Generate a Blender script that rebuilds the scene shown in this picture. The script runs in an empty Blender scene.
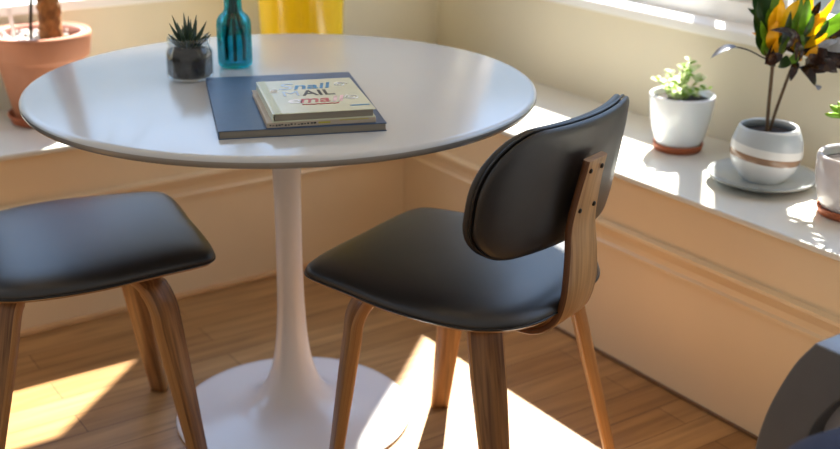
import bpy, bmesh, math, random
from math import sin, cos, pi, radians, sqrt, atan2
from mathutils import Vector, Matrix

COL = bpy.context.scene.collection
rnd = random.Random(7)
V = Vector

# ------------------------------------------------------------------ materials
def new_mat(name):
    m = bpy.data.materials.new(name); m.use_nodes = True
    nt = m.node_tree
    return m, nt, nt.nodes['Principled BSDF']

def lin(c):
    return tuple(((x / 12.92) if x <= .04045 else ((x + .055) / 1.055) ** 2.4) for x in c) + (1,)

def mat(name, rgb, rough=.5, var=.06, scale=12, bump=0, bscale=60, metal=0, coat=0, spec=.5, trans=0, sss=0, space='Object', stretch=(1, 1, 1)):
    """sRGB colour with procedural value variation and optional bump"""
    m, nt, b = new_mat(name)
    N, L = nt.nodes, nt.links
    tc = N.new('ShaderNodeTexCoord'); mp = N.new('ShaderNodeMapping'); mp.inputs['Scale'].default_value = stretch
    L.new(tc.outputs[space], mp.inputs['Vector'])
    nz = N.new('ShaderNodeTexNoise'); nz.inputs['Scale'].default_value = scale; nz.inputs['Detail'].default_value = 4
    L.new(mp.outputs[0], nz.inputs['Vector'])
    rp = N.new('ShaderNodeValToRGB')
    c = lin(rgb)
    rp.color_ramp.elements[0].position = .3; rp.color_ramp.elements[1].position = .7
    rp.color_ramp.elements[0].color = tuple(max(0, x * (1 - var)) for x in c[:3]) + (1,)
    rp.color_ramp.elements[1].color = tuple(min(1, x * (1 + var)) for x in c[:3]) + (1,)
    L.new(nz.outputs['Fac'], rp.inputs['Fac']); L.new(rp.outputs['Color'], b.inputs['Base Color'])
    b.inputs['Roughness'].default_value = rough; b.inputs['Metallic'].default_value = metal
    b.inputs['Specular IOR Level'].default_value = spec
    b.inputs['Coat Weight'].default_value = coat; b.inputs['Coat Roughness'].default_value = .08
    if sss:
        b.inputs['Subsurface Weight'].default_value = sss; b.inputs['Subsurface Scale'].default_value = .02
    if trans:
        t = N.new('ShaderNodeBsdfTranslucent'); L.new(rp.outputs['Color'], t.inputs['Color'])
        mx = N.new('ShaderNodeMixShader'); mx.inputs[0].default_value = trans
        L.new(b.outputs[0], mx.inputs[1]); L.new(t.outputs[0], mx.inputs[2])
        L.new(mx.outputs[0], N['Material Output'].inputs['Surface'])
    if bump:
        n2 = N.new('ShaderNodeTexNoise'); n2.inputs['Scale'].default_value = bscale; n2.inputs['Detail'].default_value = 3
        L.new(mp.outputs[0], n2.inputs['Vector'])
        bp = N.new('ShaderNodeBump'); bp.inputs['Strength'].default_value = bump; bp.inputs['Distance'].default_value = .002
        L.new(n2.outputs['Fac'], bp.inputs['Height']); L.new(bp.outputs[0], b.inputs['Normal'])
    return m

def wood_mat(name, dark, light, rough=.4, space='UV', stretch=(3, 55, 1), edge=None):
    m, nt, b = new_mat(name); N, L = nt.nodes, nt.links
    tc = N.new('ShaderNodeTexCoord'); mp = N.new('ShaderNodeMapping'); mp.inputs['Scale'].default_value = stretch
    L.new(tc.outputs[space], mp.inputs['Vector'])
    nz = N.new('ShaderNodeTexNoise'); nz.inputs['Scale'].default_value = 2.2; nz.inputs['Detail'].default_value = 6; nz.inputs['Distortion'].default_value = .6
    L.new(mp.outputs[0], nz.inputs['Vector'])
    rp = N.new('ShaderNodeValToRGB'); e = rp.color_ramp.elements
    e[0].position = .3; e[1].position = .7; e[0].color = lin(dark); e[1].color = lin(light)
    L.new(nz.outputs['Fac'], rp.inputs['Fac']); L.new(rp.outputs['Color'], b.inputs['Base Color'])
    b.inputs['Roughness'].default_value = rough
    bp = N.new('ShaderNodeBump'); bp.inputs['Strength'].default_value = .15; bp.inputs['Distance'].default_value = .001
    L.new(nz.outputs['Fac'], bp.inputs['Height']); L.new(bp.outputs[0], b.inputs['Normal'])
    return m

def floor_mat():
    m, nt, b = new_mat('oak_floor'); N, L = nt.nodes, nt.links
    tc = N.new('ShaderNodeTexCoord'); mp = N.new('ShaderNodeMapping'); mp.inputs['Rotation'].default_value = (0, 0, -PHI2)
    L.new(tc.outputs['Object'], mp.inputs['Vector'])
    br = N.new('ShaderNodeTexBrick'); br.inputs['Scale'].default_value = 1
    br.inputs['Brick Width'].default_value = 1.1; br.inputs['Row Height'].default_value = .085
    br.inputs['Mortar Size'].default_value = .0012; br.inputs['Mortar Smooth'].default_value = .3
    br.offset = .37
    br.inputs['Color1'].default_value = lin((.73, .565, .36)); br.inputs['Color2'].default_value = lin((.655, .485, .29)); br.inputs['Mortar'].default_value = lin((.42, .27, .15))
    L.new(mp.outputs[0], br.inputs['Vector'])
    m2 = N.new('ShaderNodeMapping'); m2.inputs['Scale'].default_value = (2.0, 26, 1); L.new(mp.outputs[0], m2.inputs['Vector'])
    nz = N.new('ShaderNodeTexNoise'); nz.inputs['Scale'].default_value = 1.6; nz.inputs['Detail'].default_value = 6; nz.inputs['Distortion'].default_value = .5
    L.new(m2.outputs[0], nz.inputs['Vector'])
    rp = N.new('ShaderNodeValToRGB'); e = rp.color_ramp.elements
    e[0].position = .3; e[1].position = .72; e[0].color = (.62, .56, .5, 1); e[1].color = (1.08, 1.06, 1.04, 1)
    L.new(nz.outputs['Fac'], rp.inputs['Fac'])
    mx = N.new('ShaderNodeMix'); mx.data_type = 'RGBA'; mx.blend_type = 'MULTIPLY'; mx.inputs[0].default_value = 1
    L.new(br.outputs['Color'], mx.inputs[6]); L.new(rp.outputs['Color'], mx.inputs[7])
    L.new(mx.outputs[2], b.inputs['Base Color'])
    b.inputs['Roughness'].default_value = .38
    return m

def glass_mat(name, rgb, alpha_mix=.8, rough=.02):
    """thin-walled glass: tinted transparency plus a sharp reflection"""
    m, nt, b = new_mat(name); N, L = nt.nodes, nt.links
    N.remove(b)
    tr = N.new('ShaderNodeBsdfTransparent'); tr.inputs['Color'].default_value = rgb + (1,)
    gl = N.new('ShaderNodeBsdfGlossy'); gl.inputs['Roughness'].default_value = rough
    lw = N.new('ShaderNodeLayerWeight'); lw.inputs['Blend'].default_value = .25
    rp = N.new('ShaderNodeMapRange'); rp.inputs['To Min'].default_value = .05; rp.inputs['To Max'].default_value = 1 - alpha_mix + .3
    nz = N.new('ShaderNodeTexNoise'); nz.inputs['Scale'].default_value = 3
    L.new(lw.outputs['Fresnel'], rp.inputs['Value'])
    mx = N.new('ShaderNodeMixShader'); L.new(rp.outputs[0], mx.inputs[0]); L.new(tr.outputs[0], mx.inputs[1]); L.new(gl.outputs[0], mx.inputs[2])
    L.new(mx.outputs[0], N['Material Output'].inputs['Surface'])
    return m

# ------------------------------------------------------------------ mesh helper
class MB:
    def __init__(s): s.v = []; s.f = []; s.mi = []; s.sm = []; s.uv = {}
    def add(s, verts, faces, mi=0, smooth=True, uvs=None):
        o = len(s.v); s.v += [tuple(v) for v in verts]
        for k, f in enumerate(faces):
            if uvs is not None: s.uv[len(s.f)] = [uvs[i] for i in f]
            s.f.append([i + o for i in f]); s.mi.append(mi); s.sm.append(smooth)
        return s
    def grid(s, rows, closed_u=False, closed_v=False, mi=0, smooth=True, uvs=None):
        """rows: list of rows of points"""
        R, C = len(rows), len(rows[0]); vs = [p for r in rows for p in r]; fs = []
        for i in range(R if closed_u else R - 1):
            for j in range(C if closed_v else C - 1):
                i2, j2 = (i + 1) % R, (j + 1) % C
                fs.append((i * C + j, i * C + j2, i2 * C + j2, i2 * C + j))
        return s.add(vs, fs, mi, smooth, uvs)
    def lathe(s, prof, c=(0, 0, 0), n=48, mi=0, smooth=True):
        rows = []
        for r, z in prof:
            rows.append([(c[0] + r * cos(2 * pi * k / n), c[1] + r * sin(2 * pi * k / n), c[2] + z) for k in range(n)])
        return s.grid(rows, closed_v=True, mi=mi, smooth=smooth)
    def tube(s, path, rad, n=10, mi=0, cap=True):
        path = [V(p) for p in path]; rows = []; up = V((0, 0, 1))
        if not isinstance(rad, (list, tuple)): rad = [rad] * len(path)
        prev = None
        for i, p in enumerate(path):
            t = (path[min(i + 1, len(path) - 1)] - path[max(i - 1, 0)]).normalized()
            if prev is None:
                a = t.orthogonal().normalized()
            else:
                a = (prev - t * prev.dot(t)).normalized()
            prev = a; b = t.cross(a)
            rows.append([p + (a * cos(2 * pi * k / n) + b * sin(2 * pi * k / n)) * rad[i] for k in range(n)])
        o = len(s.v); s.grid(rows, closed_v=True, mi=mi)
        if cap:
            s.f.append([o + k for k in range(n)][::-1]); s.mi.append(mi); s.sm.append(False)
            s.f.append([o + (len(path) - 1) * n + k for k in range(n)]); s.mi.append(mi); s.sm.append(False)
        return s
    def box(s, c, size, rot=0, mi=0, M=None):
        hx, hy, hz = size[0] / 2, size[1] / 2, size[2] / 2
        vs = [V((x, y, z)) for x in (-hx, hx) for y in (-hy, hy) for z in (-hz, hz)]
        R = Matrix.Rotation(rot, 3, 'Z') if M is None else M
        vs = [R @ v + V(c) for v in vs]
        return s.add(vs, [(0, 1, 3, 2), (4, 6, 7, 5), (0, 4, 5, 1), (2, 3, 7, 6), (0, 2, 6, 4), (1, 5, 7, 3)], mi, False)
    def strip(s, path, side, w, th, mi=0):
        """bent board: path points, side = width direction per point (or one), w/th lists"""
        path = [V(p) for p in path]; n = len(path); rows = []; uv = []
        acc = 0
        for i, p in enumerate(path):
            t = (path[min(i + 1, n - 1)] - path[max(i - 1, 0)]).normalized()
            sd = V(side[i] if isinstance(side, list) else side); sd = (sd - t * sd.dot(t)).normalized()
            nn = t.cross(sd); W = (w[i] if isinstance(w, list) else w) / 2; T = (th[i] if isinstance(th, list) else th) / 2
            c = min(T * .35, .003)
            pts = [(-W + c, -T), (W - c, -T), (W, -T + c), (W, T - c), (W - c, T), (-W + c, T), (-W, T - c), (-W, -T + c)]
            rows.append([p + sd * a + nn * b for a, b in pts])
            if i: acc += (p - path[i - 1]).length
            uv += [(acc, a + b * 3) for a, b in pts]
        o = len(s.v); f0 = len(s.f); s.grid(rows, closed_v=True, mi=mi, smooth=False, uvs=uv)
        for i in range(f0, len(s.f)):
            k = (i - f0) % 8
            s.mi[i] = 1 if k in (1, 2, 3, 5, 6, 7) else 0; s.sm[i] = k in (0, 4, 2, 6)
        for ring, rev in ((0, True), (n - 1, False)):
            f = [o + ring * 8 + k for k in range(8)]
            s.uv[len(s.f)] = [uv[ring * 8 + k] for k in (range(7, -1, -1) if rev else range(8))]
            s.f.append(f[::-1] if rev else f); s.mi.append(mi); s.sm.append(False)
        return s
    def leaf(s, base, tip, width, bow=(0, 0, 0), nrm=(0, 0, 1), fold=.15, shape=1.0, mi=0, nl=7, wave=0):
        """a leaf blade from base to tip, bowed by an offset at mid length"""
        b, t, bw = V(base), V(tip), V(bow); ax = (t - b).normalized(); N0 = V(nrm)
        sd = ax.cross(N0)
        if sd.length < 1e-3: sd = ax.orthogonal()
        sd.normalize(); up = sd.cross(ax).normalized(); rows = []
        for i in range(nl + 1):
            q = i / nl; p = b.lerp(t, q) + bw * (4 * q * (1 - q))
            w = width / 2 * max(.03, (sin(pi * q ** shape)) ** .75)
            wv = wave * sin(q * 9) * width
            rows.append([p - sd * w + up * (w * fold + wv), p - sd * w * .5 + up * w * fold * .3, p - up * w * fold * .25, p + sd * w * .5 + up * w * fold * .3, p + sd * w + up * (w * fold - wv)])
        return s.grid(rows, mi=mi)
    def build(s, name, mats, parent=None, loc=None, bevel=0, subsurf=0, solid=0, autosmooth=None):
        me = bpy.data.meshes.new(name); me.from_pydata(s.v, [], s.f)
        if not isinstance(mats, (list, tuple)): mats = [mats]
        for m in mats: me.materials.append(m)
        for i, p in enumerate(me.polygons): p.material_index = s.mi[i]; p.use_smooth = s.sm[i]
        if s.uv:
            ul = me.uv_layers.new(name='UVMap')
            for i, p in enumerate(me.polygons):
                if i in s.uv:
                    for k, li in enumerate(p.loop_indices): ul.data[li].uv = s.uv[i][k]
        bm = bmesh.new(); bm.from_mesh(me); bmesh.ops.recalc_face_normals(bm, faces=bm.faces); bm.to_mesh(me); bm.free()
        me.update()
        o = bpy.data.objects.new(name, me); COL.objects.link(o)
        if parent: o.parent = parent
        if loc: o.location = loc
        if solid:
            md = o.modifiers.new('Solid', 'SOLIDIFY'); md.thickness = solid; md.offset = 0
        if bevel:
            md = o.modifiers.new('Bevel', 'BEVEL'); md.width = bevel; md.segments = 3; md.limit_method = 'ANGLE'; md.angle_limit = radians(40)
        if subsurf:
            md = o.modifiers.new('Sub', 'SUBSURF'); md.levels = subsurf; md.render_levels = subsurf
        return o

def thing(name, label, cat, loc=(0, 0, 0), rz=0, group=None):
    o = bpy.data.objects.new(name, None); COL.objects.link(o); o.empty_display_size = .05
    o.location = loc; o.rotation_euler = (0, 0, rz)
    return tag(o, label, cat, group)
def tag(o, label, cat, group=None):
    o['label'] = label; o['category'] = cat
    if group: o['group'] = group
    return o
def struct(o): o['kind'] = 'structure'; return o
def smooth_curve(pts, n=8):
    """Catmull-Rom through the points"""
    P = [V(p) for p in pts]; P = [P[0] * 2 - P[1]] + P + [P[-1] * 2 - P[-2]]; out = []
    for i in range(1, len(P) - 2):
        for k in range(n):
            t = k / n; a, b, c, d = P[i - 1:i + 3]
            out.append(.5 * ((2 * b) + (c - a) * t + (2 * a - 5 * b + 4 * c - d) * t * t + (3 * b - a - 3 * c + d) * t ** 3))
    out.append(P[-2]); return out

# ------------------------------------------------------------------ room layout
# two walls of the corner nook, each: reference point on the lower panel at floor level,
# direction along the wall, normal into the room
A1 = V((.6915, .3496, 0)); D1 = V((.57453, -.81848, 0)); N1 = V((-.81848, -.57453, 0))      # right wall, D1 runs toward the camera
A2 = V((-.7114, .3751, 0)); D2 = V((.82487, .56532, 0)); N2 = V((.56532, -.82487, 0))      # left wall, D2 runs toward the corner
PHI1 = atan2(D1.y, D1.x); PHI2 = atan2(D2.y, D2.x)
LEDGE = .475; SILL = .755; OFF = .40; GLASS = .50
HT = .7467                                        # table top height
CEIL = 2.65
def R(u, off, z): p = A1 + D1 * u - N1 * off; return V((p.x, p.y, z))
def Lw(u, off, z): p = A2 + D2 * u - N2 * off; return V((p.x, p.y, z))
def corner(o1, o2):
    # solve for the point at depth o1 behind the right panel and o2 behind the left one
    a = N1.xy; b = N2.xy; c1 = N1.dot(A1) - o1; c2 = N2.dot(A2) - o2
    det = a.x * b.y - a.y * b.x
    return V(((c1 * b.y - a.y * c2) / det, (a.x * c2 - c1 * b.x) / det, 0))
def u1(p): return D1.dot(p - A1)
def u2(p): return D2.dot(p - A2)

# ------------------------------------------------------------------ material set
M = {}
M['panel'] = mat('panel_paint', (.90, .805, .655), .38, .03, 3)
M['wall'] = mat('wall_paint', (.885, .85, .755), .55, .03, 3)
M['ledge'] = mat('ledge_paint', (.85, .845, .81), .22, .03, 4)
M['white_trim'] = mat('white_trim', (.93, .93, .92), .35, .02, 4)
M['ceiling'] = mat('ceiling_paint', (.92, .91, .88), .8, .02, 4)
M['floor'] = floor_mat()
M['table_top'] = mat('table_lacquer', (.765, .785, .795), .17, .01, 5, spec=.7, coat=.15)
M['table_edge_shade'] = mat('shaded_edge_lacquer', (.53, .52, .50), .22, .01, 5, spec=.6)  # darker than the top: shade from the dim room put into the colour
M['table_leg'] = mat('pedestal_lacquer', (.90, .885, .875), .2, .01, 5, spec=.55)
M['leather'] = mat('black_leatherette', (.112, .108, .112), .40, .15, 30, bump=.12, bscale=450, spec=.75)
M['piping'] = mat('black_piping', (.05, .05, .055), .3, .05, 30)
M['oak'] = wood_mat('walnut_stained_ply', (.38, .245, .13), (.61, .435, .26), .38)
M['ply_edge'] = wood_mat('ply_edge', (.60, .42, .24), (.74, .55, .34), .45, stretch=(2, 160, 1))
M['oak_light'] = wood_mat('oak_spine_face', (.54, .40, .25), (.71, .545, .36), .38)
M['ply_edge_shade'] = wood_mat('shaded_ply_edge', (.30, .17, .08), (.44, .27, .14), .45, stretch=(2, 160, 1))  # side edges of the spine, their shade painted into the wood colour
M['bolt'] = mat('bolt_metal', (.16, .13, .11), .35, .1, 40, metal=.8)
M['terracotta'] = mat('terracotta', (.70, .465, .345), .75, .10, 9, bump=.1, bscale=120)
M['terracotta_in'] = mat('terracotta_pale', (.82, .60, .54), .8, .08, 9)
M['terra_dark'] = mat('terracotta_saucer', (.66, .36, .22), .65, .12, 20)
M['soil'] = mat('potting_soil', (.15, .11, .085), .95, .5, 60, bump=1, bscale=120)
M['white_glaze'] = mat('white_glaze', (.90, .925, .95), .14, .02, 8, coat=.4, sss=.05)
M['grey_glaze'] = mat('grey_white_glaze', (.83, .84, .85), .2, .08, 7, coat=.3)
M['upper_glaze'] = mat('blue_grey_glaze', (.66, .69, .72), .2, .08, 7, coat=.3)
M['band'] = mat('bare_clay_band', (.56, .40, .29), .7, .12, 14)
def banded():
    # glazed pot: slanted band of bare clay, blue-grey glaze above it
    m = mat('banded_glaze', (.85, .86, .86), .2, .06, 7, coat=.25); nt = m.node_tree; N, L = nt.nodes, nt.links; b = N['Principled BSDF']
    base = b.inputs['Base Color'].links[0].from_socket
    tc = N.new('ShaderNodeTexCoord'); sp = N.new('ShaderNodeSeparateXYZ'); L.new(tc.outputs['Object'], sp.inputs[0])
    ma = N.new('ShaderNodeMath'); ma.operation = 'MULTIPLY_ADD'; ma.inputs[1].default_value = .11; L.new(sp.outputs['X'], ma.inputs[0]); L.new(sp.outputs['Z'], ma.inputs[2])
    rp = N.new('ShaderNodeValToRGB'); rp.color_ramp.interpolation = 'CONSTANT'; e = rp.color_ramp.elements
    e[0].position = 0; e[0].color = (1, 1, 1, 1); e[1].position = .050 / .13; e[1].color = (.40, .235, .145, 1)
    for z, c in ((.0655, (1, 1, 1, 1)), (.083, (.62, .68, .74, 1)), (.1195, (1.0, 1.0, 1.0, 1))):
        q = e.new(z / .13); q.color = c
    dv = N.new('ShaderNodeMath'); dv.operation = 'DIVIDE'; dv.inputs[1].default_value = .13; L.new(ma.outputs[0], dv.inputs[0]); L.new(dv.outputs[0], rp.inputs['Fac'])
    mx = N.new('ShaderNodeMix'); mx.data_type = 'RGBA'; mx.blend_type = 'MULTIPLY'; mx.inputs[0].default_value = 1
    L.new(base, mx.inputs[6]); L.new(rp.outputs['Color'], mx.inputs[7]); L.new(mx.outputs[2], b.inputs['Base Color'])
    return m
M['banded'] = banded()
M['plate'] = mat('plate_glaze', (.72, .745, .74), .22, .08, 14, coat=.3)
M['plate_rim'] = mat('plate_rim_glaze', (.52, .54, .53), .3, .15, 14, coat=.3)
M['speckle'] = mat('pinkish_glaze', (.80, .77, .77), .2, .10, 16, coat=.3)
M['yellow'] = mat('yellow_lacquer', (.93, .76, .02), .18, .05, 6, coat=.6)
M['bark'] = mat('palm_bark', (.56, .38, .20), .9, .45, 40, bump=1, bscale=90)
M['stem'] = mat('plant_stem', (.36, .28, .20), .8, .35, 60, bump=.5, bscale=150)
M['dark_stem'] = mat('dark_stem', (.20, .16, .10), .7, .3, 60)
M['gravel'] = mat('white_gravel', (.86, .84, .82), .8, .15, 70)
M['plastic'] = mat('white_plastic', (.93, .93, .92), .4, .02, 10)
M['leaf_green'] = mat('leaf_green', (.36, .52, .10), .3, .35, 40, trans=.45)
M['leaf_deep'] = mat('leaf_deep_green', (.12, .24, .07), .3, .3, 40, trans=.25)
M['leaf_yellow'] = mat('leaf_yellow', (.97, .70, .04), .32, .15, 40, trans=.5)
M['leaf_dark'] = mat('leaf_maroon', (.15, .08, .07), .22, .4, 30, trans=.08)
M['leaf_sheen'] = mat('leaf_silvery', (.55, .57, .62), .22, .3, 30, trans=.05)
M['leaf_pale'] = mat('leaf_variegated', (.88, .92, .74), .4, .22, 110, trans=.4)
M['leaf_lime'] = mat('leaf_lime', (.55, .70, .22), .4, .25, 110, trans=.4)
M['succulent'] = mat('succulent_green', (.50, .68, .20), .35, .15, 40, sss=.15, trans=.2)
M['aloe'] = mat('aloe_green', (.20, .28, .20), .45, .3, 60)
M['glass_clear'] = glass_mat('clear_glass', (.93, .96, .97), .97)
M['glass_pane'] = glass_mat('window_glass', (.97, .985, .98), .97)
M['glass_teal'] = glass_mat('teal_glass', (.10, .74, .80), .8)
M['water'] = glass_mat('teal_water', (.62, .90, .95), .95)
M['blue_cover'] = mat('blue_cover', (.22, .33, .47), .42, .06, 40, bump=.1, bscale=300)
M['paper'] = mat('page_block', (.55, .52, .47), .8, .10, 8, stretch=(1, 1, 130))
M['cream_cover'] = mat('cream_cover', (.83, .85, .76), .25, .03, 20)
M['cover_hinge'] = mat('cover_hinge', (.74, .75, .56), .3, .03, 20)
M['cyan_ink'] = mat('cyan_ink', (.10, .52, .74), .35, .05, 20)
M['black_ink'] = mat('black_ink', (.07, .11, .11), .35, .05, 20)
M['red_ink'] = mat('red_ink', (.74, .26, .30), .35, .05, 20)
M['white_ink'] = mat('white_ink', (.95, .96, .98), .3, .02, 20)
M['pale_ink'] = mat('pale_blue_ink', (.70, .80, .90), .3, .02, 20)
M['pink_ink'] = mat('pale_pink_ink', (.88, .74, .78), .3, .02, 20)
M['yellow_ink'] = mat('yellow_ink', (.72, .68, .25), .4, .02, 20)
M['beige_spine'] = mat('beige_spine', (.72, .67, .60), .5, .04, 20)
M['grey_shell'] = mat('dark_grey_shell', (.37, .37, .365), .5, .05, 20)
M['grey_rim_lit'] = mat('window_lit_grey_rim', (.50, .54, .60), .32, .05, 20)  # lighter, bluer copy of the shell grey: window light painted on the rim
M['pale_pad'] = mat('pale_grey_pad', (.74, .74, .75), .5, .04, 20)
M['navy'] = mat('navy_fabric', (.15, .18, .27), .9, .15, 150, bump=.5, bscale=600)
M['blind'] = mat('blind_fabric', (.88, .87, .84), .8, .02, 60, trans=.35)

# ------------------------------------------------------------------ room shell
fl = MB(); fl.box((0, -.3, -.03), (7, 7.5, .06)); struct(fl.build('floor', M['floor']))


T = .14   # wall thickness
def seg(mb, F, ua, ub, o0, o1, z0, z1, mi=0):
    """box in wall coordinates"""
    pts = [F(u, o, z) for u in (ua, ub) for o in (o0, o1) for z in (z0, z1)]
    mb.add(pts, [(0, 1, 3, 2), (4, 6, 7, 5), (0, 4, 5, 1), (2, 3, 7, 6), (0, 2, 6, 4), (1, 5, 7, 3)], mi, False)

K0 = corner(0, 0); KW = corner(OFF, OFF); KO = corner(OFF + T, OFF + T)
# window openings along each wall
S = V((.23, .973, 0))                             # horizontal direction toward the sun
def trace(x, y, F, n, a, off):                    # where the sun ray to a floor point crosses depth `off`
    p = V((x, y, 0)); t = (n.dot(p - a) + off) / -(n.dot(S)); return p + S * t
rj = u1(trace(.249, .326, R, N1, A1, GLASS)) - .045
lj = u2(trace(-.381, .252, Lw, N2, A2, GLASS)) + .045
RU0, RU1 = rj, 2.35                               # right window opening
LU0, LU1 = -1.55, lj                              # left window opening
HEAD = 2.3
wr = MB()
seg(wr, R, u1(K0), 2.9, 0, .06, 0, LEDGE - .014)                        # lower panel
seg(wr, R, u1(KO), 2.9, OFF, OFF + T, LEDGE - .12, SILL - .03)         # apron
seg(wr, R, u1(KO), RU0, OFF, OFF + T, SILL - .03, CEIL)
seg(wr, R, RU1, 2.9, OFF, OFF + T, SILL - .03, CEIL)
seg(wr, R, RU0, RU1, OFF, OFF + T, HEAD, CEIL)
struct(wr.build('wall_right', M['wall']))
wl_ = MB()
seg(wl_, Lw, -2.3, u2(K0), 0, .06, 0, LEDGE - .014)
seg(wl_, Lw, -2.3, u2(KW), OFF, OFF + T, LEDGE - .12, SILL - .03)
seg(wl_, Lw, LU1, u2(KW), OFF, OFF + T, SILL - .03, CEIL)
seg(wl_, Lw, -2.3, LU0, OFF, OFF + T, SILL - .03, CEIL)
seg(wl_, Lw, LU0, LU1, OFF, OFF + T, HEAD, CEIL)
struct(wl_.build('wall_left', M['wall']))
for o in ('wall_right', 'wall_left'):
    bpy.data.objects[o].data.materials.append(M['panel'])
    for i, p in enumerate(bpy.data.objects[o].data.polygons):
        if i < 6: p.material_index = 1

ce = MB(); cq = [R(2.9, OFF + T, 0), corner(OFF + T, OFF + T), Lw(-2.3, OFF + T, 0)]
cq = [V((q.x, q.y, z)) for z in (CEIL, CEIL + .05) for q in cq]
ce.add(cq, [(0, 1, 2), (3, 5, 4), (0, 3, 4, 1), (1, 4, 5, 2), (2, 5, 3, 0)], 0, False); struct(ce.build('ceiling', M['ceiling']))

# ledge boards (one on each side of the corner)
lb = MB(); seg(lb, R, u1(corner(-.012, -.012)), 2.9, -.012, OFF, LEDGE - .014, LEDGE)
struct(lb.build('trim_1', M['ledge'], bevel=.004))
kc = u2(corner(-.012, -.012))
lb = MB(); p0 = [Lw(-2.3, -.012, 0), Lw(kc, -.012, 0), corner(OFF, -.012), corner(OFF, OFF), Lw(-2.3, OFF, 0)]
# board reaches into the corner: the right-hand board stops against it
vs = [V((q.x, q.y, z)) for z in (LEDGE - .014, LEDGE) for q in p0]
nn = len(p0)
lb.add(vs, [tuple(range(nn))[::-1], tuple(range(nn, 2 * nn))] + [(i, (i + 1) % nn, nn + (i + 1) % nn, nn + i) for i in range(nn)], 0, False)
struct(lb.build('trim_2', M['ledge'], bevel=.004))
# apron just under the ledge nosing, and the panel moulding
def moulding(F, ua, ub, z0, z1, name, m, depth=.016):
    mb = MB(); prof = [(0, z0), (depth * .45, z0 + .002), (depth * .5, z0 + .010), (depth * .2, z0 + .016), (depth * .25, (z0 + z1) / 2), (depth * .7, z1 - .012), (depth, z1 - .008), (depth, z1), (0, z1 + .004)]
    rows = [[F(u, -d, z) for d, z in prof] for u in (ua, ub)]
    mb.grid(rows, smooth=False); struct(mb.build(name, m))
moulding(R, u1(K0) , 2.9, .280, .342, 'trim_3', M['panel'])
moulding(Lw, -2.3, u2(K0), .280, .342, 'trim_4', M['panel'])
b = MB(); seg(b, R, u1(K0), 2.9, -.006, 0, 0, .008); struct(b.build('baseboard_right', mat('dark_shoe', (.45, .32, .2), .5, .1, 12), bevel=.002))
b = MB(); seg(b, Lw, -2.3, u2(K0), -.014, 0, 0, .016); struct(b.build('baseboard_left', mat('shoe_wood', (.83, .66, .46), .45, .1, 12), bevel=.004))
# window sills
b = MB(); seg(b, R, RU0 - .05, RU1 + .05, OFF - .018, GLASS + .06, SILL - .028, SILL); struct(b.build('trim_5', M['white_trim'], bevel=.005))
b = MB(); seg(b, Lw, LU0 - .05, LU1 + .05, OFF - .018, GLASS + .06, SILL - .028, SILL); struct(b.build('trim_6', M['white_trim'], bevel=.005))

def window(name, F, ua, ub, posts, rails):
    root = bpy.data.objects.new(name, None); COL.objects.link(root); root.location = F((ua + ub) / 2, GLASS, SILL); struct(root)
    inv = Matrix.Translation(-root.location)
    fr = MB()
    seg(fr, F, ua, ub, GLASS - .02, GLASS + .035, SILL, SILL + .05)
    seg(fr, F, ua, ub, GLASS - .02, GLASS + .035, HEAD - .05, HEAD)
    for a_, b_ in [(ua, ua + .045), (ub - .045, ub)]:
        seg(fr, F, a_, b_, GLASS - .02, GLASS + .035, SILL + .05, HEAD - .05)
    for a_, b_ in posts:
        seg(fr, F, a_, b_, GLASS + .002, GLASS + .020, SILL + .05, HEAD - .05)
    fr.v = [tuple(inv @ V(v)) for v in fr.v]
    f = fr.build('window_frame', M['white_trim'], root)
    gm = MB(); gm.add([F(ua + .03, GLASS + .012, SILL + .04), F(ub - .03, GLASS + .012, SILL + .04), F(ub - .03, GLASS + .012, HEAD - .04), F(ua + .03, GLASS + .012, HEAD - .04)], [(0, 1, 2, 3)], 0, False)
    gm.v = [tuple(inv @ V(v)) for v in gm.v]
    gm.build('window_pane', M['glass_pane'], root)
window('window_1', R, RU0, RU1, [(-.200, -.140), (-.096, .095), (.95, 1.05)], [])
window('window_2', Lw, LU0, LU1, [(-.30, -.22)], [])

def blind(F, ua, ub, zb, label):
    root = thing('roller_blind', label, 'blind', F((ua + ub) / 2, GLASS - .045, zb)); inv = Matrix.Translation(-root.location)
    sh = MB(); seg(sh, F, ua + .02, ub - .02, GLASS - .046, GLASS - .044, zb, HEAD - .04)
    sh.v = [tuple(inv @ V(v)) for v in sh.v]; sh.build('blind_sheet', M['blind'], root)
    bb = MB(); seg(bb, F, ua + .02, ub - .02, GLASS - .051, GLASS - .039, zb - .02, zb); bb.v = [tuple(inv @ V(v)) for v in bb.v]; bb.build('bottom_bar', M['white_trim'], root)
    ro = MB(); ro.tube([F(ua + .01, GLASS - .05, HEAD - .03), F(ub - .01, GLASS - .05, HEAD - .03)], .024, 14); ro.v = [tuple(inv @ V(v)) for v in ro.v]; ro.build('roller', M['white_trim'], root)
blind(R, RU0, RU1, 1.93, 'pale roller blind raised high in the right window')
blind(Lw, LU0, LU1, 1.76, 'pale roller blind raised half way in the left window')

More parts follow.
